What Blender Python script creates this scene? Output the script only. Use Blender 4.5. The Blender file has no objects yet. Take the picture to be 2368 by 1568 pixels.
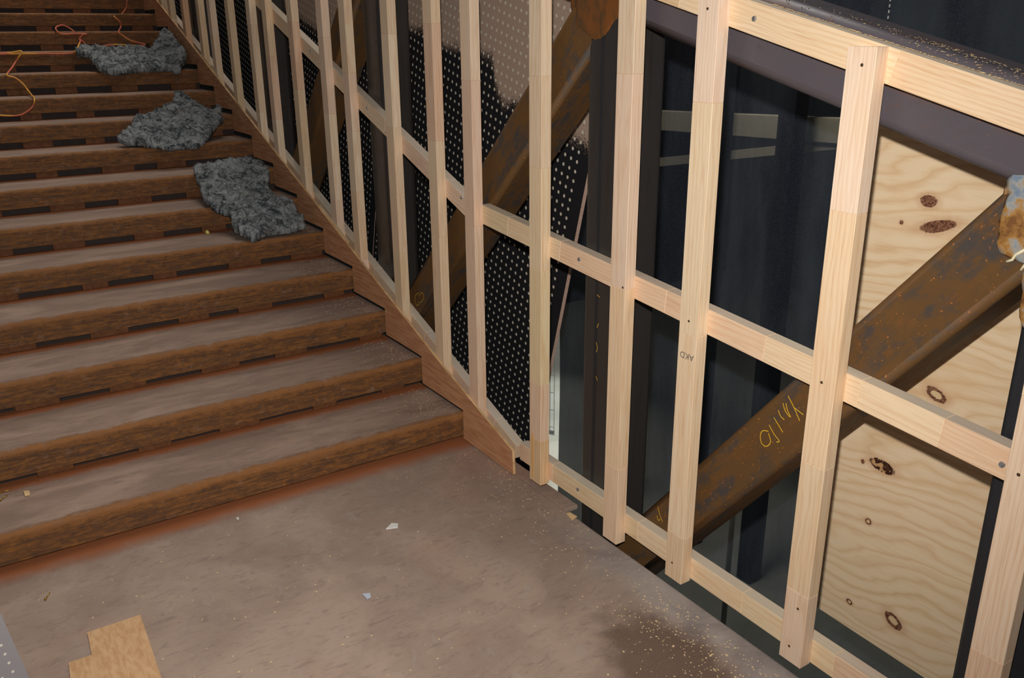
import bpy, bmesh, math, random
from mathutils import Vector, Matrix, noise

random.seed(7)
SC = bpy.context.scene
COL = SC.collection

# ------------------------------------------------------------------ camera
F_PX, W_PX = 1999.67, 2368.0
CAM = Vector((-1.88803, -3.32349, 1.85993))
PITCH, YAW, ROLL = math.radians(19.34051), math.radians(33.18407), math.radians(-0.50061)
fwd = Vector((math.sin(YAW)*math.cos(PITCH), math.cos(YAW)*math.cos(PITCH), -math.sin(PITCH)))
rgt = Vector((math.cos(YAW), -math.sin(YAW), 0))
upv = rgt.cross(fwd)
right = rgt*math.cos(ROLL) + upv*math.sin(ROLL)
up = upv*math.cos(ROLL) - rgt*math.sin(ROLL)
cam_d = bpy.data.cameras.new('camera'); cam_d.sensor_width = 36.0
cam_d.lens = 36.0*F_PX/W_PX; cam_d.clip_start = 0.02; cam_d.clip_end = 100
cam = bpy.data.objects.new('camera', cam_d); COL.objects.link(cam)
cam.matrix_world = Matrix(((right.x, up.x, -fwd.x, CAM.x), (right.y, up.y, -fwd.y, CAM.y),
                           (right.z, up.z, -fwd.z, CAM.z), (0, 0, 0, 1)))
SC.camera = cam

# ------------------------------------------------------------------ world, lamps, exposure
wd = bpy.data.worlds.new('world'); SC.world = wd; wd.use_nodes = True
wd.node_tree.nodes['Background'].inputs[0].default_value = (0.85, 0.92, 1.0, 1)
wd.node_tree.nodes['Background'].inputs[1].default_value = 0.055
SC.view_settings.view_transform = 'Standard'; SC.view_settings.look = 'None'
SC.view_settings.exposure = 0.0; SC.view_settings.gamma = 1.0
SC.view_settings.use_curve_mapping = False

def lamp(name, kind, loc, power, color=(1, 1, 1), size=0.1, aim=None, spot=None):
    d = bpy.data.lights.new(name, kind); d.energy = power; d.color = color
    if kind == 'AREA': d.shape = 'SQUARE'; d.size = size
    else: d.shadow_soft_size = size
    if spot: d.spot_size = math.radians(spot); d.spot_blend = 0.6
    o = bpy.data.objects.new(name, d); COL.objects.link(o); o.location = loc
    if aim is not None:
        o.rotation_euler = (Vector(aim)-Vector(loc)).to_track_quat('-Z', 'Y').to_euler()
    return o
# the flash gun on the camera's hot shoe
lamp('flash', 'SPOT', CAM + up*0.20 - right*0.03, 350, (1.0, 0.975, 0.94), 0.025, CAM + fwd*4 - right*0.35 + up*0.25, 112)
bpy.data.lights['flash'].spot_blend = 1.0
# the hall's ceiling lights: over the upper flight, and over the landing
lamp('hall_light_upper', 'AREA', (0.9, 5.6, 6.2), 170, (1.0, 0.93, 0.84), 2.2, (-0.6, 4.4, 1.5))
lamp('hall_light_landing', 'AREA', (1.2, 1.2, 5.6), 90, (1.0, 0.96, 0.9), 2.0, (-0.6, 0.4, 0.0))
# unseen fill lights added for the floor below and beams behind the netting
lamp('fill_light_below', 'SPOT', (4.6, 6.6, 0.4), 150, (0.95, 1.0, 0.97), 0.2, (4.5, 5.5, -3.0), 48)
lamp('fill_light_beyond', 'AREA', (3.0, 1.2, 3.4), 260, (1.0, 0.95, 0.85), 0.6, (4.2, 1.9, 0.9))

# ------------------------------------------------------------------ helpers
def tag(o, label=None, cat=None, group=None, kind=None):
    if label: o['label'] = label
    if cat: o['category'] = cat
    if group: o['group'] = group
    if kind: o['kind'] = kind
    return o
def empty(name, loc=(0, 0, 0)):
    o = bpy.data.objects.new(name, None); COL.objects.link(o); o.location = loc
    o.empty_display_size = 0.1
    return o
def link(name, me, parent=None, mats=()):
    o = bpy.data.objects.new(name, me); COL.objects.link(o)
    for m in mats:
        if m.name not in [x.name for x in me.materials if x]: me.materials.append(m)
    if parent is not None:
        o.parent = parent
        o.matrix_parent_inverse = Matrix.Translation(-Vector(parent.location))
    return o
def from_bm(name, bm, mats=(), parent=None, smooth=False):
    me = bpy.data.meshes.new(name); bm.normal_update(); bm.to_mesh(me); bm.free()
    for m in mats: me.materials.append(m)
    if smooth:
        for p in me.polygons: p.use_smooth = True
    return link(name, me, parent)
def bm_box(bm, lo, hi, bev=0.0, mat=0):
    vs = [bm.verts.new((x, y, z)) for x in (lo[0], hi[0]) for y in (lo[1], hi[1]) for z in (lo[2], hi[2])]
    idx = [(0, 1, 3, 2), (4, 6, 7, 5), (0, 4, 5, 1), (2, 3, 7, 6), (0, 2, 6, 4), (1, 5, 7, 3)]
    fs = [bm.faces.new([vs[i] for i in f]) for f in idx]
    for f in fs: f.material_index = mat
    if bev > 0:
        es = set(e for f in fs for e in f.edges)
        bmesh.ops.bevel(bm, geom=list(es), offset=bev, segments=1, affect='EDGES', profile=0.5)
    return bm
def prism(bm, poly, axis, a, b, mat=0):
    """extrude a 2-D polygon (other two axes in order) along axis 'x','y' or 'z' from a to b"""
    def P(t, u, v): return {'x': (t, u, v), 'y': (u, t, v), 'z': (u, v, t)}[axis]
    A = [bm.verts.new(P(a, u, v)) for u, v in poly]; B = [bm.verts.new(P(b, u, v)) for u, v in poly]
    fs = []
    n = len(poly)
    for i in range(n):
        fs.append(bm.faces.new((A[i], A[(i+1) % n], B[(i+1) % n], B[i])))
    fs.append(bm.faces.new(A[::-1])); fs.append(bm.faces.new(B))
    for f in fs: f.material_index = mat
    bmesh.ops.recalc_face_normals(bm, faces=fs)
    return fs
def tube(bm, pts, r, seg=8):
    rings = []
    n = len(pts)
    for i, p in enumerate(pts):
        p = Vector(p); t = (Vector(pts[min(i+1, n-1)])-Vector(pts[max(i-1, 0)])).normalized()
        a = t.cross(Vector((0, 0, 1)))
        if a.length < 1e-3: a = t.cross(Vector((1, 0, 0)))
        a.normalize(); b = t.cross(a)
        rings.append([bm.verts.new(p + a*(r*math.cos(2*math.pi*k/seg)) + b*(r*math.sin(2*math.pi*k/seg))) for k in range(seg)])
    for i in range(n-1):
        for k in range(seg):
            bm.faces.new((rings[i][k], rings[i][(k+1) % seg], rings[i+1][(k+1) % seg], rings[i+1][k]))
    bm.faces.new(rings[0][::-1]); bm.faces.new(rings[-1])
def spline(pts, n=8):
    out = []
    P = [Vector(p) for p in pts]
    for i in range(len(P)-1):
        p0, p1, p2, p3 = P[max(i-1, 0)], P[i], P[i+1], P[min(i+2, len(P)-1)]
        for k in range(n):
            t = k/n
            out.append(0.5*((2*p1)+(p2-p0)*t+(2*p0-5*p1+4*p2-p3)*t*t+(3*p1-p0-3*p2+p3)*t**3))
    out.append(P[-1]); return out

# ------------------------------------------------------------------ materials
class N:
    """tiny node-graph helper"""
    def __init__(s, name, rough=0.8, metal=0.0, spec=0.3):
        s.m = bpy.data.materials.new(name); s.m.use_nodes = True
        s.t = s.m.node_tree; s.b = s.t.nodes['Principled BSDF']
        s.b.inputs['Roughness'].default_value = rough; s.b.inputs['Metallic'].default_value = metal
        s.b.inputs['Specular IOR Level'].default_value = spec
    def n(s, typ, **kw):
        o = s.t.nodes.new(typ)
        for k, v in kw.items(): setattr(o, k, v)
        return o
    def put(s, sock, v):
        if hasattr(v, 'is_output') or isinstance(v, bpy.types.NodeSocket): s.t.links.new(v, sock)
        elif v is not None: sock.default_value = v
    def coord(s, which='Object'): return s.n('ShaderNodeTexCoord').outputs[which]
    def mapping(s, vec, loc=(0, 0, 0), scale=(1, 1, 1), rot=(0, 0, 0)):
        o = s.n('ShaderNodeMapping'); s.put(o.inputs[0], vec)
        o.inputs[1].default_value = loc; o.inputs[2].default_value = rot; o.inputs[3].default_value = scale
        return o.outputs[0]
    def noise(s, vec, scale=5, detail=4, rough=0.55, dist=0.0):
        o = s.n('ShaderNodeTexNoise'); s.put(o.inputs['Vector'], vec)
        o.inputs['Scale'].default_value = scale; o.inputs['Detail'].default_value = detail
        o.inputs['Roughness'].default_value = rough; o.inputs['Distortion'].default_value = dist
        return o.outputs[0]
    def math(s, op, a, b=None, c=None, clamp=False):
        o = s.n('ShaderNodeMath', operation=op, use_clamp=clamp)
        for i, v in enumerate((a, b, c)):
            if v is not None: s.put(o.inputs[i], v)
        return o.outputs[0]
    def vmath(s, op, a, b=None):
        o = s.n('ShaderNodeVectorMath', operation=op); s.put(o.inputs[0], a)
        if b is not None: s.put(o.inputs[1], b)
        return o.outputs['Value'] if op in ('LENGTH', 'DISTANCE', 'DOT_PRODUCT') else o.outputs[0]
    def ramp(s, fac, stops, interp='LINEAR'):
        o = s.n('ShaderNodeValToRGB'); s.put(o.inputs[0], fac); r = o.color_ramp; r.interpolation = interp
        while len(r.elements) < len(stops): r.elements.new(0.5)
        for e, (p, c) in zip(r.elements, stops):
            e.position = p; e.color = (c, c, c, 1) if isinstance(c, (int, float)) else (*c[:3], 1)
        return o.outputs[0]
    def step(s, v, lo, hi):
        o = s.n('ShaderNodeMapRange', interpolation_type='SMOOTHSTEP'); s.put(o.inputs[0], v)
        s.put(o.inputs[1], lo); s.put(o.inputs[2], hi)
        o.inputs[3].default_value = 0; o.inputs[4].default_value = 1
        return o.outputs[0]
    def mix(s, fac, a, b, blend='MIX'):
        o = s.n('ShaderNodeMix', data_type='RGBA', blend_type=blend)
        s.put(o.inputs[0], fac); s.put(o.inputs[6], (*a, 1) if isinstance(a, tuple) and len(a) == 3 else a)
        s.put(o.inputs[7], (*b, 1) if isinstance(b, tuple) and len(b) == 3 else b)
        return o.outputs[2]
    def sep(s, vec): return s.n('ShaderNodeSeparateXYZ'), vec
    def xyz(s, vec):
        o = s.n('ShaderNodeSeparateXYZ'); s.put(o.inputs[0], vec); return o.outputs
    def comb(s, x, y, z):
        o = s.n('ShaderNodeCombineXYZ')
        for i, v in enumerate((x, y, z)): s.put(o.inputs[i], v)
        return o.outputs[0]
    def color(s, c): s.put(s.b.inputs['Base Color'], (*c, 1) if isinstance(c, tuple) and len(c) == 3 else c)
    def bump(s, h, strength=0.3, dist=0.002):
        o = s.n('ShaderNodeBump'); s.put(o.inputs['Height'], h)
        o.inputs['Strength'].default_value = strength; o.inputs['Distance'].default_value = dist
        s.put(s.b.inputs['Normal'], o.outputs[0])

def srgb(r, g, b):
    f = lambda v: (v/255/12.92) if v/255 <= 0.04045 else ((v/255+0.055)/1.055)**2.4
    return (f(r), f(g), f(b))
def plain(name, c, rough=0.7, metal=0.0, spec=0.3):
    k = N(name, rough, metal, spec); k.color(c); return k.m

def shifted(k, amount=3.0):
    """object coordinates moved by the object's own random number, so copies differ"""
    oi = k.n('ShaderNodeObjectInfo'); r = oi.outputs['Random']
    off = k.comb(k.math('MULTIPLY', r, amount*1.7), k.math('MULTIPLY', r, -amount), k.math('MULTIPLY', r, amount*0.6))
    return k.vmath('ADD', k.coord(), off), oi

def mk_pine():
    k = N('pine_timber', 0.62, 0, 0.25)
    oi = k.n('ShaderNodeObjectInfo'); r = oi.outputs['Random']
    r2 = k.math('FRACT', k.math('MULTIPLY', r, 17.31)); r3 = k.math('FRACT', k.math('MULTIPLY', r, 53.7))
    ctr = k.comb(k.math('MULTIPLY_ADD', r2, 0.16, -0.08), k.math('MULTIPLY_ADD', r3, 0.24, -0.12), k.math('MULTIPLY', r, 9.0))
    p = k.vmath('ADD', k.coord(), ctr)
    wob = k.noise(k.mapping(p, scale=(6, 6, 1.6)), 2.0, 3)
    o = k.xyz(p)
    dd = k.vmath('LENGTH', k.comb(o[0], o[1], 0.0))
    ring = k.math('SINE', k.math('ADD', k.math('MULTIPLY', dd, 520.0), k.math('MULTIPLY', wob, 16.0)))
    ring = k.step(ring, -0.2, 1.0)
    fib = k.noise(k.mapping(p, scale=(260, 260, 7)), 1.0, 3)
    big = k.noise(k.mapping(p, scale=(9, 9, 2.0)), 1.0, 2)
    base = oi.outputs['Color']
    late = k.mix(1.0, base, (0.84, 0.66, 0.52), 'MULTIPLY')
    c = k.mix(k.math('MULTIPLY', ring, 0.32), base, late)
    c = k.mix(k.step(fib, 0.50, 0.72), c, k.mix(1.0, c, (0.86, 0.78, 0.70), 'MULTIPLY'))
    c = k.mix(k.math('MULTIPLY', k.step(big, 0.45, 0.75), 0.5), c, k.mix(1.0, c, (1.0, 0.90, 0.80), 'MULTIPLY'))
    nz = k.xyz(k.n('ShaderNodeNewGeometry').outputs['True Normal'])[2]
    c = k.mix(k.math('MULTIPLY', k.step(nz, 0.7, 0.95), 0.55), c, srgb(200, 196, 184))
    k.color(c); k.bump(fib, 0.25, 0.0006)
    return k.m
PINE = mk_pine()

PLY_X = 0.47; PLY_S = (PLY_X-CAM.x)/(0.62-CAM.x)     # the sheet stands on the back of the truss
def mk_ply():
    """rotary-cut pine plywood, knots at fixed places of the sheet (object space: Y along wall, Z up)"""
    k = N('pine_plywood', 0.6, 0, 0.25)
    p = k.coord()
    o = k.xyz(p)
    warp = k.noise(k.mapping(p, scale=(1, 1.6, 4.5)), 1.3, 3, 0.5)
    # grain follows the sheet's length, tipped a little
    g = k.math('ADD', k.math('MULTIPLY_ADD', o[1], 0.16, o[2]), k.math('MULTIPLY', warp, 0.24))
    lines = k.math('SINE', k.math('MULTIPLY', g, 150.0))
    l2 = k.math('SINE', k.math('MULTIPLY', g, 61.0))
    fine = k.noise(k.mapping(p, scale=(1, 10, 240), rot=(0.16, 0, 0)), 1.0, 3)
    blot = k.noise(k.mapping(p, scale=(1, 4, 12)), 1.0, 4)
    c = k.mix(k.step(lines, -0.6, 1.0), srgb(234, 208, 172), srgb(228, 198, 158))
    c = k.mix(k.math('MULTIPLY', k.step(lines, 0.80, 1.0), 0.22), c, srgb(200, 156, 110))
    c = k.mix(k.math('MULTIPLY', k.step(l2, 0.7, 1.0), 0.16), c, srgb(204, 160, 114))
    c = k.mix(k.math('MULTIPLY', k.step(fine, 0.5, 0.75), 0.3), c, srgb(208, 170, 128))
    c = k.mix(k.math('MULTIPLY', k.step(blot, 0.5, 0.75), 0.3), c, srgb(216, 172, 122))
    kn = [(-1.822, 1.372, .030, .020, 0, 0), (-1.862, 1.300, .062, .020, .3, 0), (-1.742, 1.293, .007, .007, 0, 0), (-1.945, .773, .040, .022, -.35, 1),
          (-1.799, .457, .052, .024, -.1, 2), (-1.725, .443, .008, .009, 0, 0), (-1.778, .229, .013, .013, 0, 1), (-1.750, -.125, .014, .011, -.3, 1),
          (-1.927, -.097, .040, .026, -.45, 1)]
    for (y, z, a, b, rot, kind) in kn:
        y, z, a, b = CAM.y+(y-CAM.y)*PLY_S, CAM.z+(z-CAM.z)*PLY_S, a*PLY_S, b*PLY_S
        dy = k.math('SUBTRACT', o[1], y); dz = k.math('SUBTRACT', o[2], z)
        cr, sr = math.cos(rot), math.sin(rot)
        e1 = k.math('ADD', k.math('MULTIPLY', dy, cr/a), k.math('MULTIPLY', dz, -sr/a))
        e2 = k.math('ADD', k.math('MULTIPLY', dy, sr/b), k.math('MULTIPLY', dz, cr/b))
        rough = k.noise(k.mapping(p, scale=(1, 90, 90)), 1.0, 3)
        dist = k.math('ADD', k.vmath('LENGTH', k.comb(e1, e2, 0.0)), k.math('MULTIPLY_ADD', rough, 0.5, -0.25))
        halo = k.math('SUBTRACT', 1.0, k.step(dist, 0.9, 1.9))
        c = k.mix(k.math('MULTIPLY', halo, 0.4), c, srgb(190, 135, 95))
        body = k.math('SUBTRACT', 1.0, k.step(dist, 0.85, 1.0))
        dark = k.mix(k.step(k.noise(k.mapping(p, scale=(1, 160, 220)), 1.0, 3), 0.35, 0.65), srgb(84, 50, 36), srgb(146, 102, 76))
        if kind == 2: dark = k.mix(k.step(rough, 0.50, 0.60), srgb(60, 34, 24), srgb(196, 150, 104))
        c = k.mix(body, c, dark)
        if kind == 1:
            c = k.mix(k.math('SUBTRACT', 1.0, k.step(dist, 0.42, 0.52)), c, srgb(216, 186, 142))
    k.color(c); k.bump(fine, 0.15, 0.0005)
    return k.m
PLY = mk_ply()

def mk_sheet_wood(name, light, dark, ax=(1, 60, 3)):
    k = N(name, 0.6, 0, 0.25)
    p = k.coord()
    a = k.noise(k.mapping(p, scale=ax), 1.0, 4, 0.6, 0.4)
    b = k.noise(p, 9.0, 4)
    c = k.mix(k.step(a, 0.35, 0.68), light, dark)
    c = k.mix(k.math('MULTIPLY', k.step(b, 0.45, 0.75), 0.35), c, dark)
    k.color(c); return k.m
SKIRT = mk_sheet_wood('meranti_plywood', srgb(206, 152, 112), srgb(178, 122, 86), (1, 5, 70))
SKIRT_EDGE = mk_sheet_wood('meranti_edge', srgb(228, 190, 140), srgb(200, 150, 100), (1, 12, 12))
OFFCUT = mk_sheet_wood('offcut_veneer', srgb(208, 168, 126), srgb(190, 146, 102), (60, 18, 1))

def mk_steel(name, scale_col, rust_a, rust_b, amount=0.5, speck=0.5, stretch=(6, 6, 6), rough=0.55, spec=0.35, streak=None):
    k = N(name, rough, 0.0, spec)
    p, oi = shifted(k, 2.0)
    a = k.noise(k.mapping(p, scale=stretch), 1.0, 6, 0.62, 0.3)
    b = k.noise(p, 26.0, 5, 0.6)
    c = k.mix(k.step(k.math('ADD', k.math('MULTIPLY', a, 0.7), k.math('MULTIPLY', b, 0.3)), 0.62-amount*0.35, 0.78-amount*0.35), scale_col, rust_a)
    c = k.mix(k.math('MULTIPLY', k.step(b, 0.55, 0.72), 0.6*amount+0.1), c, rust_b)
    if streak:
        st = k.noise(k.mapping(p, scale=streak), 1.0, 3)
        c = k.mix(k.math('MULTIPLY', k.step(st, 0.56, 0.72), 0.55), c, rust_b)
    v = k.noise(p, 130.0, 2, 0.4)
    c = k.mix(k.math('MULTIPLY', k.step(v, 0.70, 0.75), speck*0.8), c, srgb(190, 112, 44))
    k.color(c)
    k.put(k.b.inputs['Roughness'], k.math('MULTIPLY_ADD', b, 0.3, rough-0.15))
    k.bump(b, 0.2, 0.001)
    return k.m
STEEL_DIAG = mk_steel('rusted_steel_brace', srgb(70, 64, 60), srgb(98, 70, 40), srgb(114, 74, 36), 0.70, 0.9, (16, 16, 5), 0.62, 0.2, (40, 40, 5))
STEEL_CHORD = mk_steel('mill_scale_chord', srgb(86, 79, 84), srgb(78, 68, 68), srgb(104, 74, 58), 0.2, 0.25, (6, 6, 6), 0.45, 0.4, (26, 26, 3))
STEEL_POST = mk_steel('mill_scale_post', srgb(52, 48, 46), srgb(47, 41, 36), srgb(60, 49, 40), 0.35, 0.1, (30, 30, 2), 0.34, 0.6)
STEEL_BLACK = mk_steel('black_painted_post', srgb(40, 40, 43), srgb(36, 36, 38), srgb(40, 38, 36), 0.2, 0.02, (8, 8, 8), 0.5, 0.3)
WELD = mk_steel('weld_rust', srgb(112, 70, 38), srgb(96, 58, 32), srgb(128, 80, 42), 0.6, 0.4, (40, 40, 40), 0.7)

NODE_RUST = mk_steel('flame_rusted_node', srgb(84, 60, 34), srgb(116, 68, 28), srgb(92, 66, 36), 0.6, 0.3, (14, 14, 5), 0.6)
def mk_weldnode():
    k = N('heat_tinted_weld', 0.5, 0.1, 0.4)
    p = k.coord()
    a = k.noise(p, 22.0, 5, 0.6)
    c = k.ramp(a, [(0.32, srgb(118, 134, 152)), (0.42, srgb(158, 158, 152)), (0.52, srgb(172, 126, 66)), (0.66, srgb(122, 80, 44))])
    k.color(c); k.bump(k.noise(p, 80, 3), 0.4, 0.003); return k.m
WELDNODE = mk_weldnode()

def mk_tread():
    """bent stair plate: dusty on top, brown rust on the nosing and a rust line where the next step is welded on"""
    k = N('rusty_stair_plate', 0.72, 0, 0.25)
    pw, oi = shifted(k, 5.0)
    p = k.coord(); o = k.xyz(p)
    # rubbed dust on the walking surface, in strokes along the tread
    d1 = k.noise(k.mapping(pw, scale=(2.2, 7, 3)), 1.0, 6, 0.62, 0.6)
    d2 = k.noise(k.mapping(pw, scale=(10, 40, 10)), 1.0, 5, 0.65, 0.8)
    fine = k.noise(pw, 240.0, 3, 0.6)
    dust = k.mix(k.step(d1, 0.36, 0.66), srgb(138, 114, 100), srgb(166, 140, 123))
    dust = k.mix(k.math('MULTIPLY', k.step(d2, 0.52, 0.72), 0.5), dust, srgb(112, 98, 92))
    dust = k.mix(k.math('MULTIPLY', k.math('SUBTRACT', 1.0, k.step(d2, 0.30, 0.42)), 0.5), dust, srgb(160, 152, 148))
    dust = k.mix(k.math('MULTIPLY', k.step(fine, 0.52, 0.7), 0.35), dust, srgb(176, 150, 130))
    # rust
    s1 = k.noise(k.mapping(pw, scale=(9, 60, 85)), 1.0, 7, 0.72, 0.6)
    s2 = k.noise(k.mapping(pw, scale=(34, 50, 50)), 1.0, 6, 0.72, 0.6)
    rust = k.mix(k.step(s1, 0.32, 0.62), srgb(140, 92, 46), srgb(92, 64, 44))
    rust = k.mix(k.math('MULTIPLY', k.step(s2, 0.48, 0.68), 0.6), rust, srgb(74, 55, 44))
    rust = k.mix(k.math('MULTIPLY', k.math('SUBTRACT', 1.0, k.step(s2, 0.32, 0.44)), 0.5), rust, srgb(164, 104, 50))
    orange = srgb(148, 98, 54)
    # bands by place on the plate: y runs in from the nosing, z up from the tread below
    wv = k.math('MULTIPLY_ADD', k.noise(k.mapping(pw, scale=(16, 22, 22)), 1.0, 6, 0.72), 0.09, -0.045)
    top = k.step(k.math('ADD', o[1], wv), 0.016, 0.050)
    c = k.mix(top, rust, dust)
    lip = k.math('MULTIPLY', k.step(k.math('ADD', o[2], wv), 0.098, 0.128), k.math('SUBTRACT', 1.0, top))
    c = k.mix(k.math('MULTIPLY', lip, 0.7), c, orange)
    back = k.step(k.math('ADD', o[1], k.math('MULTIPLY', wv, 0.8)), 0.355, 0.412)
    c = k.mix(k.math('MULTIPLY', back, 0.95), c, k.mix(k.step(fine, 0.35, 0.65), srgb(166, 98, 56), srgb(142, 82, 48)))
    k.color(c); k.bump(d2, 0.25, 0.0015)
    return k.m
TREAD = mk_tread()
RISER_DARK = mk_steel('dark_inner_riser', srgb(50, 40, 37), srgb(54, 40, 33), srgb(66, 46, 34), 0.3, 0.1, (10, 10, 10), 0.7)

def mk_landing():
    k = N('dusty_landing_plate', 0.7, 0, 0.28)
    p = k.coord(); o = k.xyz(p)
    d1 = k.noise(p, 2.4, 6, 0.62, 0.5)
    d2 = k.noise(k.mapping(p, scale=(14, 40, 1), rot=(0, 0, 0.3)), 1.0, 5, 0.66, 1.2)
    d3 = k.noise(k.mapping(p, scale=(22, 10, 1), rot=(0, 0, -0.5)), 1.0, 5, 0.66, 1.0)
    fine = k.noise(p, 260.0, 3, 0.6)
    c = k.mix(k.step(d1, 0.36, 0.66), srgb(146, 125, 111), srgb(166, 144, 128))
    c = k.mix(k.math('MULTIPLY', k.step(d2, 0.50, 0.70), 0.5), c, srgb(118, 102, 94))
    c = k.mix(k.math('MULTIPLY', k.step(d3, 0.55, 0.72), 0.4), c, srgb(162, 150, 142))
    c = k.mix(k.math('MULTIPLY', k.step(k.noise(p, 1.1, 4), 0.50, 0.68), 0.4), c, srgb(166, 120, 94))
    c = k.mix(k.math('MULTIPLY', k.step(fine, 0.52, 0.7), 0.3), c, srgb(182, 158, 138))
    # rust line along the foot of the first step, grey bare strip by the open edge
    w = k.math('MULTIPLY_ADD', k.noise(p, 7.0, 4), 0.08, -0.04)
    back = k.step(k.math('ADD', o[1], w), -0.115, -0.012)
    c = k.mix(k.math('MULTIPLY', back, 0.95), c, k.mix(k.step(fine, 0.35, 0.65), srgb(172, 102, 60), srgb(148, 86, 52)))
    edge = k.math('MULTIPLY', k.step(k.math('ADD', o[0], k.math('MULTIPLY', w, 3.0)), -0.22, -0.02), k.step(k.math('MULTIPLY', o[1], -1.0), 0.7, 1.3))
    c = k.mix(k.math('MULTIPLY', edge, 0.75), c, k.mix(k.step(d1, 0.4, 0.6), srgb(128, 122, 122), srgb(164, 156, 150)))
    # a spilt dark stain near the open edge
    dx = k.math('MULTIPLY', k.math('SUBTRACT', o[0], -0.27), 5.0); dy = k.math('MULTIPLY', k.math('SUBTRACT', o[1], -1.72), 3.0)
    st = k.math('ADD', k.vmath('LENGTH', k.comb(dx, dy, 0.0)), k.math('MULTIPLY_ADD', k.noise(p, 9.0, 5, 0.6), 0.9, -0.45))
    c = k.mix(k.math('MULTIPLY', k.math('SUBTRACT', 1.0, k.step(st, 0.5, 1.05)), 0.85), c, k.mix(k.step(fine, 0.4, 0.6), srgb(86, 66, 54), srgb(112, 90, 76)))
    k.color(c); k.bump(d2, 0.2, 0.0015)
    return k.m
LANDING = mk_landing()

def mk_perf():
    """perforated board, dull beige; its lower part rolled black with a ragged upper edge (object space: X along, Y up)"""
    k = N('painted_acoustic_board', 0.85, 0, 0.15)
    p = k.coord(); o = k.xyz(p)
    cur = k.n('ShaderNodeFloatCurve')
    k.put(cur.inputs['Value'], k.math('DIVIDE', o[0], 6.0))
    pts = [(0, 1.447), (.18, 1.44), (.5, 1.44), (.65, 1.444), (.74, 1.40), (.84, 1.47), (.875, 1.58), (1.01, 1.575), (1.24, 1.53), (1.37, 1.50), (1.5, 1.55),
           (1.61, 1.528), (1.74, 1.49), (2.3, 1.2), (2.4, 1.164), (2.5, 1.164), (3.2, 1.12), (3.43, 1.124), (4, 1.1), (6, 1.1)]
    cm = cur.mapping.curves[0]
    while len(cm.points) < len(pts): cm.points.new(0.5, 0.5)
    for q, (a, b) in zip(cm.points, pts): q.location = (a/6.0, b/2.0); q.handle_type = 'VECTOR'
    cur.mapping.update()
    lim = k.math('MULTIPLY', cur.outputs[0], 2.0)
    n1 = k.noise(p, 14.0, 3); n2 = k.noise(p, 170.0, 2)
    t = k.math('SUBTRACT', k.math('ADD', o[1], k.math('ADD', k.math('MULTIPLY_ADD', n1, 0.06, -0.03), k.math('MULTIPLY_ADD', n2, 0.24, -0.12))), lim)
    beige = k.mix(k.step(n2, 0.4, 0.65), srgb(184, 160, 142), srgb(168, 142, 124))
    c = k.mix(k.step(t, -0.003, 0.006), srgb(34, 33, 35), beige)
    k.color(c); return k.m
PERF = mk_perf()
PERF_EDGE = mk_steel('raw_chipboard_edge', srgb(196, 164, 146), srgb(172, 132, 114), srgb(206, 180, 160), 0.4, 0.0, (120, 120, 120), 0.9)
DOT = plain('pale_perforation', srgb(212, 202, 184), 0.9)
GREYBOARD = plain('grey_board', srgb(118, 113, 113), 0.85)
GREYDOT = plain('grey_board_perforation', srgb(178, 170, 156), 0.9)

def mk_net():
    k = N('debris_netting', 0.9, 0, 0.1)
    p = k.coord()
    a = k.noise(k.mapping(p, scale=(1, 5, 1.2)), 1.0, 4)
    b = k.noise(k.mapping(p, scale=(1, 300, 300)), 1.0, 1)
    c = k.mix(k.step(a, 0.35, 0.7), srgb(34, 38, 48), srgb(62, 68, 74))
    c = k.mix(k.math('MULTIPLY', k.step(b, 0.4, 0.7), 0.5), c, srgb(70, 76, 86))
    k.color(c)
    tr = k.n('ShaderNodeBsdfTransparent'); mx = k.n('ShaderNodeMixShader'); mx.inputs[0].default_value = 0.93
    out = [n for n in k.t.nodes if n.type == 'OUTPUT_MATERIAL'][0]
    k.t.links.new(tr.outputs[0], mx.inputs[1]); k.t.links.new(k.b.outputs[0], mx.inputs[2]); k.t.links.new(mx.outputs[0], out.inputs[0])
    return k.m
NET = mk_net()

def mk_wool():
    k = N('grey_insulation_wool', 1.0, 0, 0.05)
    p = k.coord()
    a = k.noise(p, 13.0, 7, 0.70, 1.0); b = k.noise(p, 38.0, 6, 0.75, 1.2); d = k.noise(p, 7.0, 3, 0.6, 0.8)
    c = k.mix(k.step(a, 0.38, 0.62), srgb(62, 68, 72), srgb(162, 166, 167))
    c = k.mix(k.math('MULTIPLY', k.step(b, 0.50, 0.66), 0.7), c, srgb(214, 216, 214))
    c = k.mix(k.math('MULTIPLY', k.math('SUBTRACT', 1.0, k.step(b, 0.32, 0.42)), 0.5), c, srgb(38, 42, 46))
    c = k.mix(k.math('MULTIPLY', k.step(d, 0.52, 0.72), 0.35), c, srgb(118, 108, 94))
    k.color(c); k.bump(k.noise(p, 60.0, 6, 0.75, 1.0), 1.0, 0.010); return k.m
WOOL = mk_wool()
FIBRE = plain('wool_fibre', srgb(150, 154, 156), 1.0)

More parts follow.
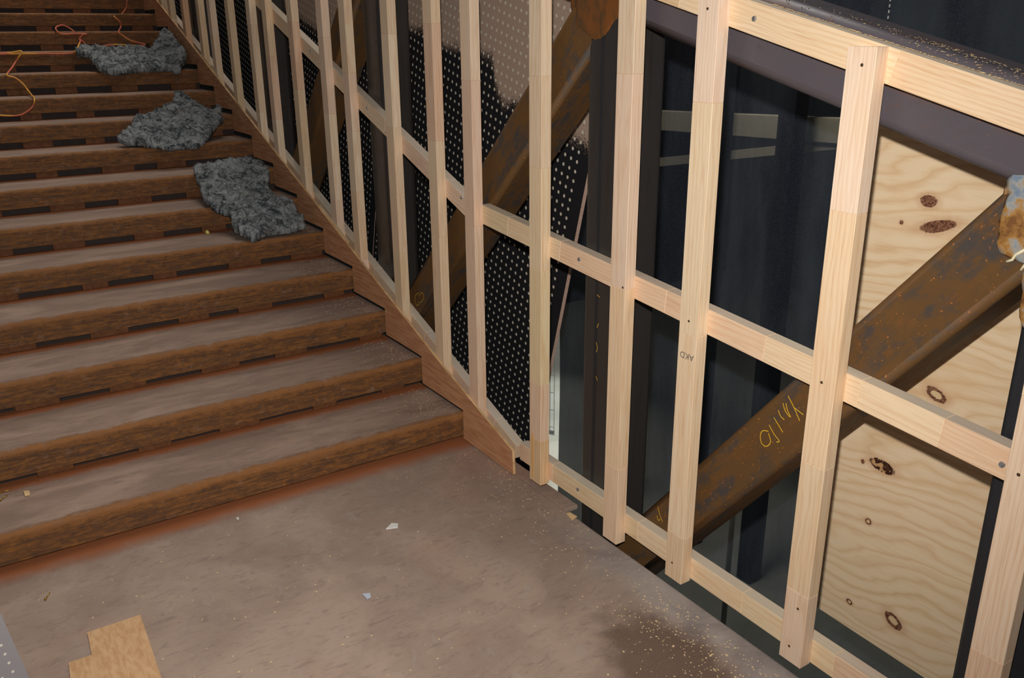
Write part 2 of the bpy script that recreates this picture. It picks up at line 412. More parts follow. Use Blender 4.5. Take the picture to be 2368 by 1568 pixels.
ZINC = plain('zinc_screw', srgb(200, 204, 210), 0.3, 0.9)
HOLE = plain('nail_hole', srgb(70, 50, 32), 0.9)
BRASS = plain('yellow_screw', srgb(176, 140, 60), 0.35, 0.8)
CHALK = plain('yellow_marker', srgb(214, 166, 40), 0.8)
INK = plain('stamp_ink', srgb(96, 92, 88), 0.9)
CHIP = plain('wood_chip', srgb(222, 188, 140), 0.8)
PAPER = plain('paper', srgb(222, 220, 214), 0.8)
FOIL = plain('foil_scrap', srgb(200, 210, 225), 0.35, 0.3)
FOAM = plain('yellow_foam', srgb(214, 200, 110), 0.8)
SAW = plain('sawdust_flake', srgb(226, 196, 148), 0.9)
CONCRETE = mk_steel('pale_concrete', srgb(214, 216, 206), srgb(198, 202, 190), srgb(184, 188, 180), 0.4, 0.0, (0.6, 2.0, 1), 0.85, 0.2)
PALE = plain('pale_far_timber', srgb(206, 198, 176), 0.8)
DARKTUBE = plain('dark_scaffold', srgb(34, 36, 42), 0.7)
WIRE = plain('galvanised_wire', srgb(120, 130, 130), 0.5, 0.4)

def mk_cable():
    k = N('orange_cable', 0.5, 0, 0.35)
    o = k.xyz(k.coord())
    t = k.math('SINE', k.math('ADD', k.math('MULTIPLY', o[0], 14.0), k.math('MULTIPLY', o[2], 21.0)))
    k.color(k.mix(k.step(t, 0.0, 0.5), srgb(208, 112, 84), srgb(226, 164, 70))); return k.m
CABLE = mk_cable()

# ------------------------------------------------------------------ structure: landing, lower storey
H, D = 0.15, 0.41452
bm = bmesh.new()
r = 0.012
prof = [(-2.6, -0.02), (0.022-r*0.4, -0.02), (0.022, -0.012)] + [(0.022-r+r*math.cos(a), -r+r*math.sin(a)) for a in (0, .5, 1.05, 1.57)] + [(-2.6, 0)]
prism(bm, prof, 'y', -5.2, 0.09)
fl = from_bm('floor', bm, [LANDING]); tag(fl, 'dusty brown steel landing plate at the foot of the stairs', kind='structure')
bm = bmesh.new(); bm_box(bm, (0.018, -0.80, -0.02), (0.085, 0.25, -0.0005), 0.002)
o = from_bm('trim_1', bm, [LANDING]); tag(o, 'small steel lip welded to the landing edge beside the post', kind='structure')
bm = bmesh.new(); bm_box(bm, (-0.06, -5.2, -0.24), (-0.02, 0.0, -0.0205))
o = from_bm('trim_2', bm, [STEEL_BLACK]); tag(o, 'dark steel edge beam under the landing', kind='structure')
bm = bmesh.new(); bm_box(bm, (-4, -6, -3.1), (14, 16, -3.0))
o = from_bm('floor_below', bm, [CONCRETE]); tag(o, 'pale concrete floor one storey down seen through the gap', kind='structure')

bm = bmesh.new(); bm_box(bm, (-6, 9.4, -3.0), (12, 9.6, 7))
o = from_bm('wall_back', bm, [plain('dark_hall_wall', srgb(70, 68, 66), 0.9)]); tag(o, 'dim hall wall far behind the top of the stairs', kind='structure')
# ------------------------------------------------------------------ staircase
NSTEP = 16
stairs = empty('staircase', (-1.0, 0, 0))
tag(stairs, 'rusty folded steel staircase climbing away to the upper left', 'staircase')
XL, XR = -2.05, 0.012
Y0 = 0.013
def sink(j):
    """how far tread j (1 = first) lies below the pitch line: the upper plates sit a little lower"""
    t = max(0.0, min(1.0, (j-1)/9.0)); return 0.0 if j < 1 else 0.008+0.020*t
R_ = 0.020
def step_meshes(k):
    top, low = H-sink(k+1), -sink(k)
    arc = [(Y0+R_-R_*math.cos(a), top-R_+R_*math.sin(a)) for a in (0, .3, .6, .9, 1.2, 1.5708)]
    prof = [(Y0, 0.021)] + arc + [(Y0+D+0.075, top), (Y0+D+0.075, top-0.008), (Y0+R_, top-0.008), (Y0+0.011, top-R_), (Y0+0.011, 0.021)]
    bm = bmesh.new(); prism(bm, prof, 'x', XL, XR)
    s_ = bpy.data.meshes.new('step'); bm.to_mesh(s_); bm.free(); s_.materials.append(TREAD)
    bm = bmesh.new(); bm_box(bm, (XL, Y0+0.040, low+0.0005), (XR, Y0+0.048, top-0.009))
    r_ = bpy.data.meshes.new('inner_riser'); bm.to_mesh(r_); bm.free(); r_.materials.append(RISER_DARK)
    bm = bmesh.new(); bm_box(bm, (-0.075, Y0+0.009, low+0.0003), (0.075, Y0+0.039, 0.0215), 0.003)
    w_ = bpy.data.meshes.new('weld'); bm.to_mesh(w_); bm.free(); w_.materials.append(WELD)
    return s_, r_, w_
rs = random.Random(3)
for k in range(NSTEP):
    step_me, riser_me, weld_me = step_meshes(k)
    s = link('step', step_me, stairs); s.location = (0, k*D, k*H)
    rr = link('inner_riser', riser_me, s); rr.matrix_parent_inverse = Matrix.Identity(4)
    if k == 0: ws = []
    else: ws = [-0.13-0.40*j+rs.uniform(-0.05, 0.05) for j in range(5)]
    for x in ws:
        w = link('weld', weld_me, s); w.matrix_parent_inverse = Matrix.Identity(4)
        w.location = (x, 0, 0); w.scale = (rs.uniform(0.8, 1.35), 1, 1)

bm = bmesh.new(); prism(bm, [(-0.02, -0.26), (-0.02, 0.12), (6.2, 0.12+0.3619*6.22), (6.2, -0.26+0.3619*6.22)], 'x', 0.062, 0.105)
o = from_bm('stair_stringer', bm, [STEEL_BLACK], stairs)

# ------------------------------------------------------------------ timber wall
XS, XB, XT = 0.015, 0.0607, 0.1064      # stud front, rail front, steel front
TW, TD = 0.081, 0.0457
rt = random.Random(11)
TINTS = [srgb(232, 205, 172), srgb(228, 196, 160), srgb(238, 216, 186), srgb(226, 186, 158), srgb(222, 196, 158), srgb(236, 206, 182), srgb(230, 200, 160)]
def timber(name, a, b, xf, width, joints=(), tints=None, seg_name='timber_length'):
    """a, b: centre line ends (y, z); xf: front face; joints: distances along from a where lengths are finger-jointed"""
    a = Vector((xf+TD/2, a[0], a[1])); b = Vector((xf+TD/2, b[0], b[1]))
    L = (b-a).length; zax = (b-a).normalized(); xax = Vector((1, 0, 0)); yax = zax.cross(xax)
    root = empty(name, a)
    cuts = [0.0] + sorted(j for j in joints if 0.03 < j < L-0.03) + [L]
    for i in range(len(cuts)-1):
        l = cuts[i+1]-cuts[i]
        bm = bmesh.new(); bm_box(bm, (-TD/2, -width/2, 0), (TD/2, width/2, l), 0.0013)
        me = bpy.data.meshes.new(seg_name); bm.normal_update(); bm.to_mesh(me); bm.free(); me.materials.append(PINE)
        o = bpy.data.objects.new(seg_name, me); COL.objects.link(o)
        p = zax*cuts[i]
        m = Matrix(((xax.x, yax.x, zax.x, p.x), (xax.y, yax.y, zax.y, p.y), (xax.z, yax.z, zax.z, p.z), (0, 0, 0, 1)))
        o.parent = root; o.matrix_parent_inverse = Matrix.Identity(4); o.matrix_local = m
        t = (tints[i % len(tints)] if tints else rt.choice(TINTS)); t = tuple(0.6*p_+0.4*q_ for p_, q_ in zip(t, srgb(232, 206, 176)))
        j = rt.uniform(0.96, 1.04)
        o.color = (t[0]*j, t[1]*j, t[2]*j, 1)
    return root
def auto_joints(L, rnd, lo=0.28, hi=0.62):
    out = []; z = rnd.uniform(0.1, 0.45)
    while z < L: out.append(z); z += rnd.uniform(lo, hi)
    return out
disc_me = {}
def disc_mesh(name, r, t, mat, seg=10):
    if name in disc_me: return disc_me[name]
    bm = bmesh.new()
    A = [bm.verts.new((0, r*math.cos(2*math.pi*i/seg), r*math.sin(2*math.pi*i/seg))) for i in range(seg)]
    B = [bm.verts.new((-t, .82*r*math.cos(2*math.pi*i/seg), .82*r*math.sin(2*math.pi*i/seg))) for i in range(seg)]
    Cc = [bm.verts.new((-t*0.7, .3*r*math.cos(2*math.pi*i/seg), .3*r*math.sin(2*math.pi*i/seg))) for i in range(seg)]
    for i in range(seg):
        j = (i+1) % seg
        bm.faces.new((A[i], A[j], B[j], B[i])); bm.faces.new((B[i], B[j], Cc[j], Cc[i]))
    bm.faces.new(Cc); bm.faces.new(A[::-1])
    bmesh.ops.recalc_face_normals(bm, faces=bm.faces[:])
    me = bpy.data.meshes.new(name); bm.to_mesh(me); bm.free(); me.materials.append(mat); disc_me[name] = me
    return me
def stick(name, me, parent, loc):
    o = bpy.data.objects.new(name, me); COL.objects.link(o); o.parent = parent
    o.matrix_parent_inverse = Matrix.Identity(4); o.location = Vector(loc)-Vector(parent.location); return o

# rails ------------------------------------------------------
def line(y, y0, z0, m): return z0 + m*(y-y0)
RW = 0.083
def rail(name, ya, yb, yref, zlow, slope, label, joints=None, tints=None):
    hv = RW*math.sqrt(1+slope*slope)/2
    r = timber(name, (ya, line(ya, yref, zlow, slope)+hv), (yb, line(yb, yref, zlow, slope)+hv), XB, RW, joints or auto_joints(abs(yb-ya), rt, .45, .8), tints)
    tag(r, label, 'rail'); return r
P1, P2, P3 = srgb(236, 208, 168), srgb(232, 192, 156), srgb(228, 202, 158)
mid_r = rail('timber_rail', -0.10, -3.0, -0.1233, 1.0795, 0.0925, 'pine middle rail running nearly level above the landing, behind the studs',
             [0.22, 0.59, 1.19, 1.62, 1.95, 2.19], [P3, P1, P2, P2, P1, P1, P2])
mid_l = rail('timber_rail', -0.06, 6.2, 0.037, 1.09, 0.3635, 'pine middle rail climbing with the stairs, behind the studs')
bot_r = rail('timber_rail', -0.40, -3.0, -0.6305, 0.048, 0.0092, 'pine bottom rail along the landing edge, below the open bays',
             [0.25, 0.8, 1.32, 1.68], [P2, P3, P1, P3, P2])
bot_l = rail('timber_rail', -0.36, 6.2, 0.611, 0.372, 0.3600, 'pine bottom plate climbing behind the red-brown stepped skirting')
top_r = rail('timber_rail', -0.22, -3.0, -1.4832, 1.8785, 0.2640, 'wide pine top rail sloping down to the right under sawdust',
             [0.5, 1.1, 1.86], [P1, P3, P1, srgb(236, 204, 164)])
top_l = rail('timber_rail', -0.18, 6.2, -0.12, 2.238, 0.3620, 'pine top rail climbing high beside the stairs')
scr = disc_mesh('screw', 0.0085, 0.004, ZINC)
for par, pts in ((mid_r, [(-0.812, 1.063), (-2.436, .903)]), (mid_l, [(0.06, 1.171), (1.783, 1.784), (1.029, 1.505)]),
                 (top_r, [(-1.575, 1.898)]), (bot_r, [(-0.831, .095)])):
    for (y, z) in pts: stick('screw', scr, par, (XB-0.0004, y, z))

# studs ------------------------------------------------------
def top_z(y): return (1.8785+0.264*(y+1.4832)+0.0855) if y < -0.2 else (2.238+0.362*(y+0.12)+0.088)
studs = [  # y of far edge, bottom z, joint heights, tints, label
 (-2.467, -0.04, [.428, 1.1], [srgb(224, 186, 156), srgb(232, 202, 174), P1], 'pine stud cut by the right edge of the picture, in front of a black post'),
 (-1.918, .031, [.283, .707, 1.427], [srgb(226, 196, 172), srgb(226, 198, 160), srgb(232, 200, 160), srgb(236, 212, 190)], 'pine stud in front of the pale knotty plywood, ending flush with the top rail'),
 (-1.402, .031, [.05, .215, .953, 1.67], [srgb(224, 194, 156), srgb(234, 208, 172), srgb(234, 210, 174), srgb(236, 210, 190), srgb(236, 214, 194)], 'pine stud stamped with upside-down letters, in front of the black netting'),
 (-1.050, .006, [.328, 1.025, 1.74], [srgb(230, 196, 164), srgb(232, 200, 160), srgb(236, 206, 182), srgb(230, 206, 176)], 'pine stud in front of the dark box post at the foot of the long brace'),
 (-0.545, .031, [.239, .496, .981, 1.383, 1.718], [srgb(226, 186, 134), srgb(228, 192, 164), srgb(232, 208, 158), srgb(230, 204, 164), srgb(232, 206, 174), srgb(234, 210, 178)], 'first stud on the landing past the end of the skirting, with an orange resin streak'),
 (-0.041, .13, [.45, 1.072, 1.686], [srgb(228, 190, 162), srgb(230, 196, 168), srgb(228, 190, 166), srgb(230, 204, 178)], 'lowest stud standing behind the stepped skirting, beside the first step'),
 (0.283, None, None, None, 'second stud up the stairs, before the lower half of the short rusty brace'),
 (0.718, None, None, None, 'third stud up the stairs, right beside the round-cornered dark post'),
 (1.225, None, None, None, 'fourth stud up the stairs, just left of the dark post, pink in its upper half'),
 (1.541, None, None, None, 'fifth stud up the stairs, above the nearest torn wool piece'),
 (2.011, None, None, None, 'sixth stud up the stairs, with a finger joint near the top rail'),
 (2.468, None, None, None, 'seventh stud up the stairs, right of the thin shiny post edge'),
 (2.789, None, None, None, 'eighth stud up the stairs, left of the thin shiny post edge'),
 (3.264, None, None, None, 'ninth stud up the stairs, beside the middle torn wool piece'),
 (3.725, None, None, None, 'tenth stud up the stairs, upper of the two behind the far wool piece'),
 (4.037, None, None, None, 'eleventh stud up the stairs, close above the tenth'),
 (4.507, None, None, [srgb(206, 150, 104), srgb(200, 142, 98)], 'narrow-looking twelfth stud with a red-brown side face near the top left'),
 (4.947, None, None, None, 'thirteenth stud up the stairs, next to last at the top left'),
 (5.226, None, None, None, 'topmost stud in view, where the skirting leaves the picture'),
]
hole = disc_mesh('nail_hole', 0.0045, 0.0003, HOLE, 8)
stud_objs = []
for i, (y, zb, jz, ti, lab) in enumerate(studs):
    zb = zb if zb is not None else 0.10+0.36*y
    zt = top_z(y-TW)
    L = zt-zb
    js = [z-zb for z in jz] if jz else auto_joints(L, rt)
    s = timber('timber_stud', (y-TW/2, zb), (y-TW/2, zt), XS, TW, js, ti)
    tag(s, lab, 'stud', 'pine studs of the stair wall'); stud_objs.append(s)
for i, pts in {3: [(-1.118, 1.032)], 1: [(-1.956, .959), (-1.963, 1.786), (-1.952, .085), (-1.967, .23)], 2: [(-1.435, .096), (-1.44, 1.927), (-1.443, .997)], 0: [(-2.495, .916)]}.items():
    for (y, z) in pts: stick('nail_hole', hole, stud_objs[i], (XS-0.0002, y, z))
# stamped letters, upside down, on the third stud from the right
fc = bpy.data.curves.new('stamp', 'FONT'); fc.body = 'AKD'; fc.size = 0.030; fc.align_x = 'CENTER'; fc.align_y = 'CENTER'
tmp = bpy.data.objects.new('tmp_text', fc); COL.objects.link(tmp)
me = bpy.data.meshes.new_from_object(tmp.evaluated_get(bpy.context.evaluated_depsgraph_get()))
bpy.data.objects.remove(tmp)
me.materials.clear(); me.materials.append(INK)
st = stick('stamped_letters', me, stud_objs[2], (XS-0.0006, -1.444, 0.879))
st.rotation_euler = Matrix(((0, 0, -1), (1, 0, 0), (0, -1, 0))).to_euler()
tag(st, 'small grey stamped letters, upside down')
# resin streak on the first landing stud
bm = bmesh.new(); bm_box(bm, (XS-0.0006, -0.571, 0.05), (XS+0.001, -0.566, 0.26))
me = bpy.data.meshes.new('resin_streak'); bm.to_mesh(me); bm.free(); me.materials.append(plain('resin', srgb(226, 158, 50), 0.5))
o = link('resin_streak', me, stud_objs[4])

# stepped skirting --------------------------------------------
poly = [(-0.437, 0.007), (0.0, 0.010)]
for k in range(NSTEP-1):
    poly += [(k*D, 0.16+k*H), ((k+1)*D, 0.16+k*H)]
yl = (NSTEP-1)*D
poly += [(yl, 0.255+0.3655*yl)]
for y in (4.2, 3.0, 1.6, 0.191): poly += [(y, 0.255+0.3655*y)]
poly += [(-0.430, 0.121)]
bm = bmesh.new(); fs = prism(bm, poly, 'x', 0.0, 0.0125)
bmesh.ops.triangulate(bm, faces=[f for f in bm.faces if len(f.verts) > 4])
for f in bm.faces:
    if abs(f.normal.x) < 0.5: f.material_index = 1
sk = from_bm('skirting_board', bm, [SKIRT, SKIRT_EDGE])
tag(sk, 'red-brown plywood skirting cut in steps along the stair wall', 'skirting')
nl = disc_mesh('nail_head', 0.0035, 0.0008, ZINC, 8)
rn = random.Random(5)
for k in range(13):
    y = k*D+rn.uniform(.02, .1)
    for dz in (0.06, rn.uniform(0.13, 0.17)):
        stick('nail_head', nl, sk, (-0.0002, y-0.12, 0.255+0.3655*(y-0.12)-dz+0.02))
for (y, z) in ((-0.41, .095), (-0.415, .06)): stick('nail_head', nl, sk, (-0.0002, y, z))
# spacer strips wedged behind the skirting top
for (y0, lab) in ((3.62, 'short pale timber packer on the skirting edge by the far wool piece'), (1.30, 'short pale timber packer on the skirting edge above the nearest wool piece')):
    t = timber('timber_packer', (y0, 0.262+0.3655*y0), (y0+0.42, 0.262+0.3655*(y0+0.42)), 0.0128, 0.02, (), [srgb(240, 222, 176)], 'packer_strip')
    for c_ in t.children: c_.scale = (0.04, 1, 1); c_.location.x -= TD/2-0.0011
    tag(t, lab, 'packer')

# ------------------------------------------------------------------ steel truss behind the wall
def rhs(name, a, b, wid, dep, mat, rad=0.025, x0=XT, seg=5, mats=None):
    """rounded box section along the centre line a->b (y, z), front face at x0"""
    A = Vector((x0+dep/2, a[0], a[1])); B = Vector((x0+dep/2, b[0], b[1]))
    z = (B-A).normalized(); x = Vector((1, 0, 0)); y = z.cross(x); L = (B-A).length
    sec = []
    for cx, cy, a0 in ((dep/2-rad, wid/2-rad, 0), (-dep/2+rad, wid/2-rad, 90), (-dep/2+rad, -wid/2+rad, 180), (dep/2-rad, -wid/2+rad, 270)):
        for i in range(seg+1):
            t = math.radians(a0+90*i/seg); sec.append((cx+rad*math.cos(t), cy+rad*math.sin(t)))
    bm = bmesh.new(); prism(bm, sec, 'z', 0, L)
    for f in bm.faces: f.smooth = len(f.verts) == 4 and min(e.calc_length() for e in f.edges) < rad*0.6
    me = bpy.data.meshes.new(name); bm.to_mesh(me); bm.free(); me.materials.append(mat)
    o = bpy.data.objects.new(name, me); COL.objects.link(o)
    o.matrix_world = Matrix(((x.x, y.x, z.x, A.x), (x.y, y.y, z.y, A.y), (x.z, y.z, z.z, A.z), (0, 0, 0, 1)))
    return o
def member(name, a, b, wid, dep, mat, label, cat, rad=0.025, x0=XT):
    root = empty(name, (x0, a[0], a[1]))
    o = rhs('box_section', a, b, wid, dep, mat, rad, x0)
    mw = o.matrix_world.copy(); o.parent = root; o.matrix_parent_inverse = Matrix.Identity(4)
    o.matrix_local = Matrix.Translation(-Vector(root.location)) @ mw
    tag(root, label, cat); return root
def postz(y): return (1.795+0.272*(y+1.446)+0.1) if y < -0.8 else (2.0+0.3635*(y+0.75)+0.25)
PW, PD = 0.215, 0.178
post_r = member('steel_post', (-2.489, -0.6), (-2.489, postz(-2.489)), PW, PD, STEEL_BLACK, 'black steel post beside the knotty plywood at the right', 'post', 0.02, XT+0.02)
post_a = member('steel_post', (-0.888, -0.6), (-0.888, 2.02), PW, PD, STEEL_POST, 'dark steel box post with a seam, between the netting and the dotted panel', 'post', 0.02)
post_b = member('steel_post', (1.03, 0.1), (1.03, postz(1.03)), PW, PD, STEEL_POST, 'dark steel box post with a bright rounded corner, third bay up the stairs', 'post', 0.035)
post_c = member('steel_post', (2.86, 0.8), (2.86, postz(2.86)), PW, PD, STEEL_POST, 'dark steel box post seen as a thin shiny edge high up the stairs', 'post', 0.035)
post_d = member('steel_post', (4.62, 1.4), (4.62, postz(4.62)), PW, PD, STEEL_POST, 'farthest dark steel post, near the top left', 'post', 0.035)
bm = bmesh.new(); bm_box(bm, (XT-0.0008, -0.872, -0.5), (XT+0.002, -0.855, 1.93))
link('weld_seam', (lambda m_: (bm.to_mesh(m_), bm.free(), m_.materials.append(STEEL_BLACK), m_)[3])(bpy.data.meshes.new('weld_seam')), post_a)
def dline(y, y0, z0, m): return z0+m*(y-y0)
# long brace rising to the right from post A, short brace rising to the same post from the stairs
m2, m1 = -1.2255, -0.965
off2 = 0.181/2*math.sqrt(1+m2*m2); off1 = 0.190/2*math.sqrt(1+m1*m1)
c2 = lambda y: 0.149+m2*(y+1.182)-off2
c1 = lambda y: 1.69+m1*(y+0.404)-off1
brace2 = member('steel_brace', (-0.92, c2(-0.92)), (-2.47, c2(-2.47)), 0.181, 0.20, STEEL_DIAG, 'long rusty steel brace with yellow handwriting, crossing the plywood', 'brace', 0.022)
brace1 = member('steel_brace', (1.05, c1(1.05)), (-0.82, c1(-0.82)), 0.190, 0.185, STEEL_DIAG, 'rusty steel brace leaning up to the right across the dotted panel', 'brace', 0.022)
brace3 = member('steel_brace', (2.85, 0.55), (1.10, 2.25), 0.185, 0.185, STEEL_DIAG, 'dim rusty steel brace higher up, between the two shiny posts', 'brace', 0.022)
CW = 0.215
mc = 0.272; hc = CW/2*math.sqrt(1+mc*mc)
cz = lambda y: 1.795+mc*(y+1.446)+hc-0.02
chord_r = member('steel_chord', (-0.70, cz(-0.70)), (-3.1, cz(-3.1)), CW, PD, STEEL_CHORD, 'grey-purple steel top chord sloping behind the top rail, dusted with sawdust', 'beam', 0.03)
ms = 0.3635
chord_l = member('steel_chord', (-0.66, cz(-0.66)), (6.2, cz(-0.66)+ms*6.86), CW, PD, STEEL_CHORD, 'steel top chord climbing above the stairs', 'beam', 0.03)
# weld nodes
def blob(name, ctr, sy, sz, sx, mat, parent, seed):
    bm = bmesh.new(); bmesh.ops.create_icosphere(bm, subdivisions=4, radius=1.0)
    for v in bm.verts:
        n_ = 1+0.32*noise.noise(v.co*1.8+Vector((seed, 0, 0)))+0.05*noise.noise(v.co*6.0+Vector((seed, 3, 0)))
        v.co = Vector((v.co.x*sx*n_, v.co.y*sy*n_, v.co.z*sz*n_))+Vector(ctr)
    me = bpy.data.meshes.new(name); bm.to_mesh(me); bm.free(); me.materials.append(mat)
    for p in me.polygons: p.use_smooth = True
    return link(name, me, parent)
blob('weld_patch', (XT+0.004, -2.425, 1.47), 0.120, 0.125, 0.012, WELDNODE, brace2, 1.3)
blob('weld_patch', (XT+0.004, -2.435, 1.32), 0.055, 0.13, 0.012, WELDNODE, brace2, 4.1)
blob('weld_patch', (XT+0.006, -0.82, 1.955), 0.15, 0.13, 0.012, NODE_RUST, brace1, 2.1)
# dribbles of weld spatter on the right node
bm = bmesh.new()
tube(bm, [Vector((XT-0.004, y, z)) for y, z in ((-2.375, 1.40), (-2.357, 1.385), (-2.352, 1.372), (-2.340, 1.365))], 0.0035, 6)
tube(bm, [Vector((XT-0.004, y, z)) for y, z in ((-2.392, 1.39), (-2.380, 1.365), (-2.374, 1.352))], 0.003, 6)
from_bm('weld_dribble', bm, [plain('weld_spatter', srgb(228, 216, 180), 0.5)], brace2, True)
# yellow handwriting on the braces (flat strokes)
def strokes(name, lists, x, wid, parent, mat=CHALK):
    bm = bmesh.new()
    for l in lists:
        sp = spline([(x, a, b) for a, b in l], 6)
        prev = None
        for i, p in enumerate(sp):
            t = (sp[min(i+1, len(sp)-1)]-sp[max(i-1, 0)]).normalized(); nn = Vector((0, -t.z, t.y))*wid/2
            cur = (bm.verts.new(p+nn), bm.verts.new(p-nn))
            if prev: bm.faces.new((prev[0], prev[1], cur[1], cur[0]))
            prev = cur
    return tag(from_bm(name, bm, [mat], parent), 'yellow handwritten marking')
strokes('handwriting', [[(-1.781, .836), (-1.805, .809), (-1.832, .773)], [(-1.809, .807), (-1.821, .803), (-1.842, .797)],
        [(-1.765, .807), (-1.777, .785), (-1.795, .772)], [(-1.776, .811), (-1.784, .791), (-1.799, .773)], [(-1.751, .778), (-1.762, .762), (-1.777, .756)],
        [(-1.737, .749), (-1.757, .731), (-1.776, .714)], [(-1.722, .718), (-1.745, .695), (-1.766, .681), (-1.756, .673)],
        [(-1.722, .696), (-1.700, .689), (-1.693, .669), (-1.701, .646), (-1.721, .644), (-1.734, .665), (-1.723, .690)]], XT-0.0008, 0.0032, brace2)
strokes('handwriting', [[(-1.255, .205), (-1.268, .175), (-1.285, .155)], [(-1.252, .165), (-1.262, .150), (-1.272, .160)]], XT-0.0008, 0.003, brace2)
strokes('handwriting', [[(.622, .582), (.662, .556), (.669, .528), (.646, .505), (.619, .524), (.631, .531)], [(.624, .561), (.592, .589), (.564, .582), (.579, .55), (.606, .531)]], XT-0.0008, 0.003, brace1)
strokes('marker_ticks', [[(-.868, .93), (-.884, .925)], [(-.872, .80), (-.882, .82)], [(-.870, .74), (-.878, .72), (-.872, .70)], [(-.874, .60), (-.884, .585)]], XT-0.0018, 0.003, post_a)

# ------------------------------------------------------------------ perforated boards behind the truss
TH = math.radians(15.4)
U = Vector((0, math.cos(TH), math.sin(TH))); V = Vector((0, -math.sin(TH), math.cos(TH)))
PX = 0.47
def perf(u0, u1, v0, v1, label, first):
    root = empty('perforated_board', Vector((PX, 0, 0))+U*u0+V*v0)
    root_in = Matrix.Translation(-Vector(root.location))
    M = Matrix(((0, 0, -1, PX), (U.y, V.y, 0, 0), (U.z, V.z, 0, 0), (0, 0, 0, 1)))   # object X along, Y up, Z towards the stairs
    bm = bmesh.new(); bm_box(bm, (u0, v0, -0.02), (u1, v1, 0.0))
    for f in bm.faces:
        if abs(f.normal.z) < 0.5: f.material_index = 1
    bm.normal_update()
    for f in bm.faces: f.material_index = 0 if abs(f.normal.z) > 0.5 else 1
    me = bpy.data.meshes.new('board'); bm.to_mesh(me); bm.free(); me.materials.append(PERF); me.materials.append(PERF_EDGE)
    o = bpy.data.objects.new('board', me); COL.objects.link(o); o.parent = root
    o.matrix_parent_inverse = Matrix.Identity(4); o.matrix_local = root_in @ M
    S_ = 0.0453
    verts, faces = [], []
    iu0 = math.ceil((u0+0.075-0.5603)/S_); iu1 = math.floor((u1-0.04-0.5603)/S_)
    iv0 = math.ceil((v0+0.04-0.5354)/S_); iv1 = math.floor((v1-0.04-0.5354)/S_)
    for i in range(iu0, iu1+1):
        for j in range(iv0, iv1+1):
            cu, cv = 0.5603+i*S_, 0.5354+j*S_; b0 = len(verts)
            for q in range(8):
                verts.append((cu+0.0082*math.cos(q*math.pi/4), cv+0.0086*math.sin(q*math.pi/4), 0.0008))
            faces.append(tuple(range(b0, b0+8)))
    me = bpy.data.meshes.new('perforations'); me.from_pydata(verts, [], faces); me.materials.append(DOT)
    o = bpy.data.objects.new('perforations', me); COL.objects.link(o); o.parent = root
    o.matrix_parent_inverse = Matrix.Identity(4); o.matrix_local = root_in @ M
    o['kind'] = 'stuff'
    tag(root, label, 'board')
perf(0.023, 2.05, -1.0, 2.35, 'board with rows of pale dots, black below and beige above, behind the short brace', True)
perf(2.056, 4.15, -1.0, 2.35, 'dim dotted board, mostly black, behind the studs higher up the stairs', False)
perf(4.156, 9.0, -1.0, 2.35, 'dark dotted board behind the topmost studs', False)

# ------------------------------------------------------------------ plywood sheet, netting and what lies beyond
bm = bmesh.new()
prism(bm, [(CAM.y+(y-CAM.y)*PLY_S, CAM.z+(z-CAM.z)*PLY_S) for y, z in ((-1.59, -0.228), (-3.0, -0.27), (-3.0, 1.28), (-1.59, 1.66))], 'x', PLY_X, PLY_X+0.017)
o = from_bm('plywood_sheet', bm, [PLY]); tag(o, 'pale knotty plywood sheet standing behind the long rusty brace', 'plywood')

bm = bmesh.new()
ny, nz = 90, 110
grid = [[None]*(nz+1) for _ in range(ny+1)]
for i in range(ny+1):
    for j in range(nz+1):
        y = 1.24-6.2*i/ny; z = -4.0+8.5*j/nz
        w = 0.05*noise.noise(Vector((y*1.6, z*0.35, 1.0)))+0.02*noise.noise(Vector((y*6, z*1.2, 4.0)))
        grid[i][j] = bm.verts.new((1.5+w, y, z))
for i in range(ny):
    for j in range(nz): bm.faces.new((grid[i][j], grid[i+1][j], grid[i+1][j+1], grid[i][j+1]))
o = from_bm('debris_netting', bm, [NET], None, True); tag(o, 'black fine debris netting hanging behind the steel frame', 'netting')
# pale stitched seam on the netting
bm = bmesh.new()
for i in range(13):
    z = 1.80+0.022*i; bm_box(bm, (1.42, -1.052-0.0015, z), (1.425, -1.052+0.0015, z+0.012))
from_bm('stitches', bm, [PAPER], o)

def beam(name, pts, x0, x1, mat, label, cat):
    bm = bmesh.new(); prism(bm, pts, 'x', x0, x1); o = from_bm(name, bm, [mat]); tag(o, label, cat); return o
beam('far_beam', [(6.0, 0.90), (0.2, 1.07), (0.2, 1.26), (6.0, 1.06)], 4.0, 4.15, PALE, 'pale horizontal beam seen dimly through the netting, upper of two', 'beam')
beam('far_beam', [(6.0, 0.10), (0.2, 1.15), (0.2, 1.22), (6.0, 0.20)], 4.02, 4.12, PALE, 'thin pale strip seen dimly through the netting, below the beam', 'beam')
for y, lab in ((2.05, 'dark upright seen through the netting left of its middle'), (1.29, 'dark upright seen through the netting beside the plywood stud')):
    beam('far_upright', [(y+.08, -3), (y-.08, -3), (y-.08, 3), (y+.08, 3)], 3.7, 3.85, DARKTUBE, lab, 'upright')
bm = bmesh.new(); tube(bm, [Vector((3.6, 3.2, 1.9)), Vector((3.6, 2.3, -0.3))], 0.085, 10)
o = from_bm('far_brace', bm, [DARKTUBE], None, True); tag(o, 'dark slanting brace seen through the netting', 'brace')
bm = bmesh.new(); tube(bm, [Vector((2.4, 0.36, -2.99)), Vector((2.4, 0.36, -1.13))], 0.02, 8)
o = from_bm('far_tube', bm, [PALE], None, True); tag(o, 'thin pale upright tube seen low through the netting', 'tube')

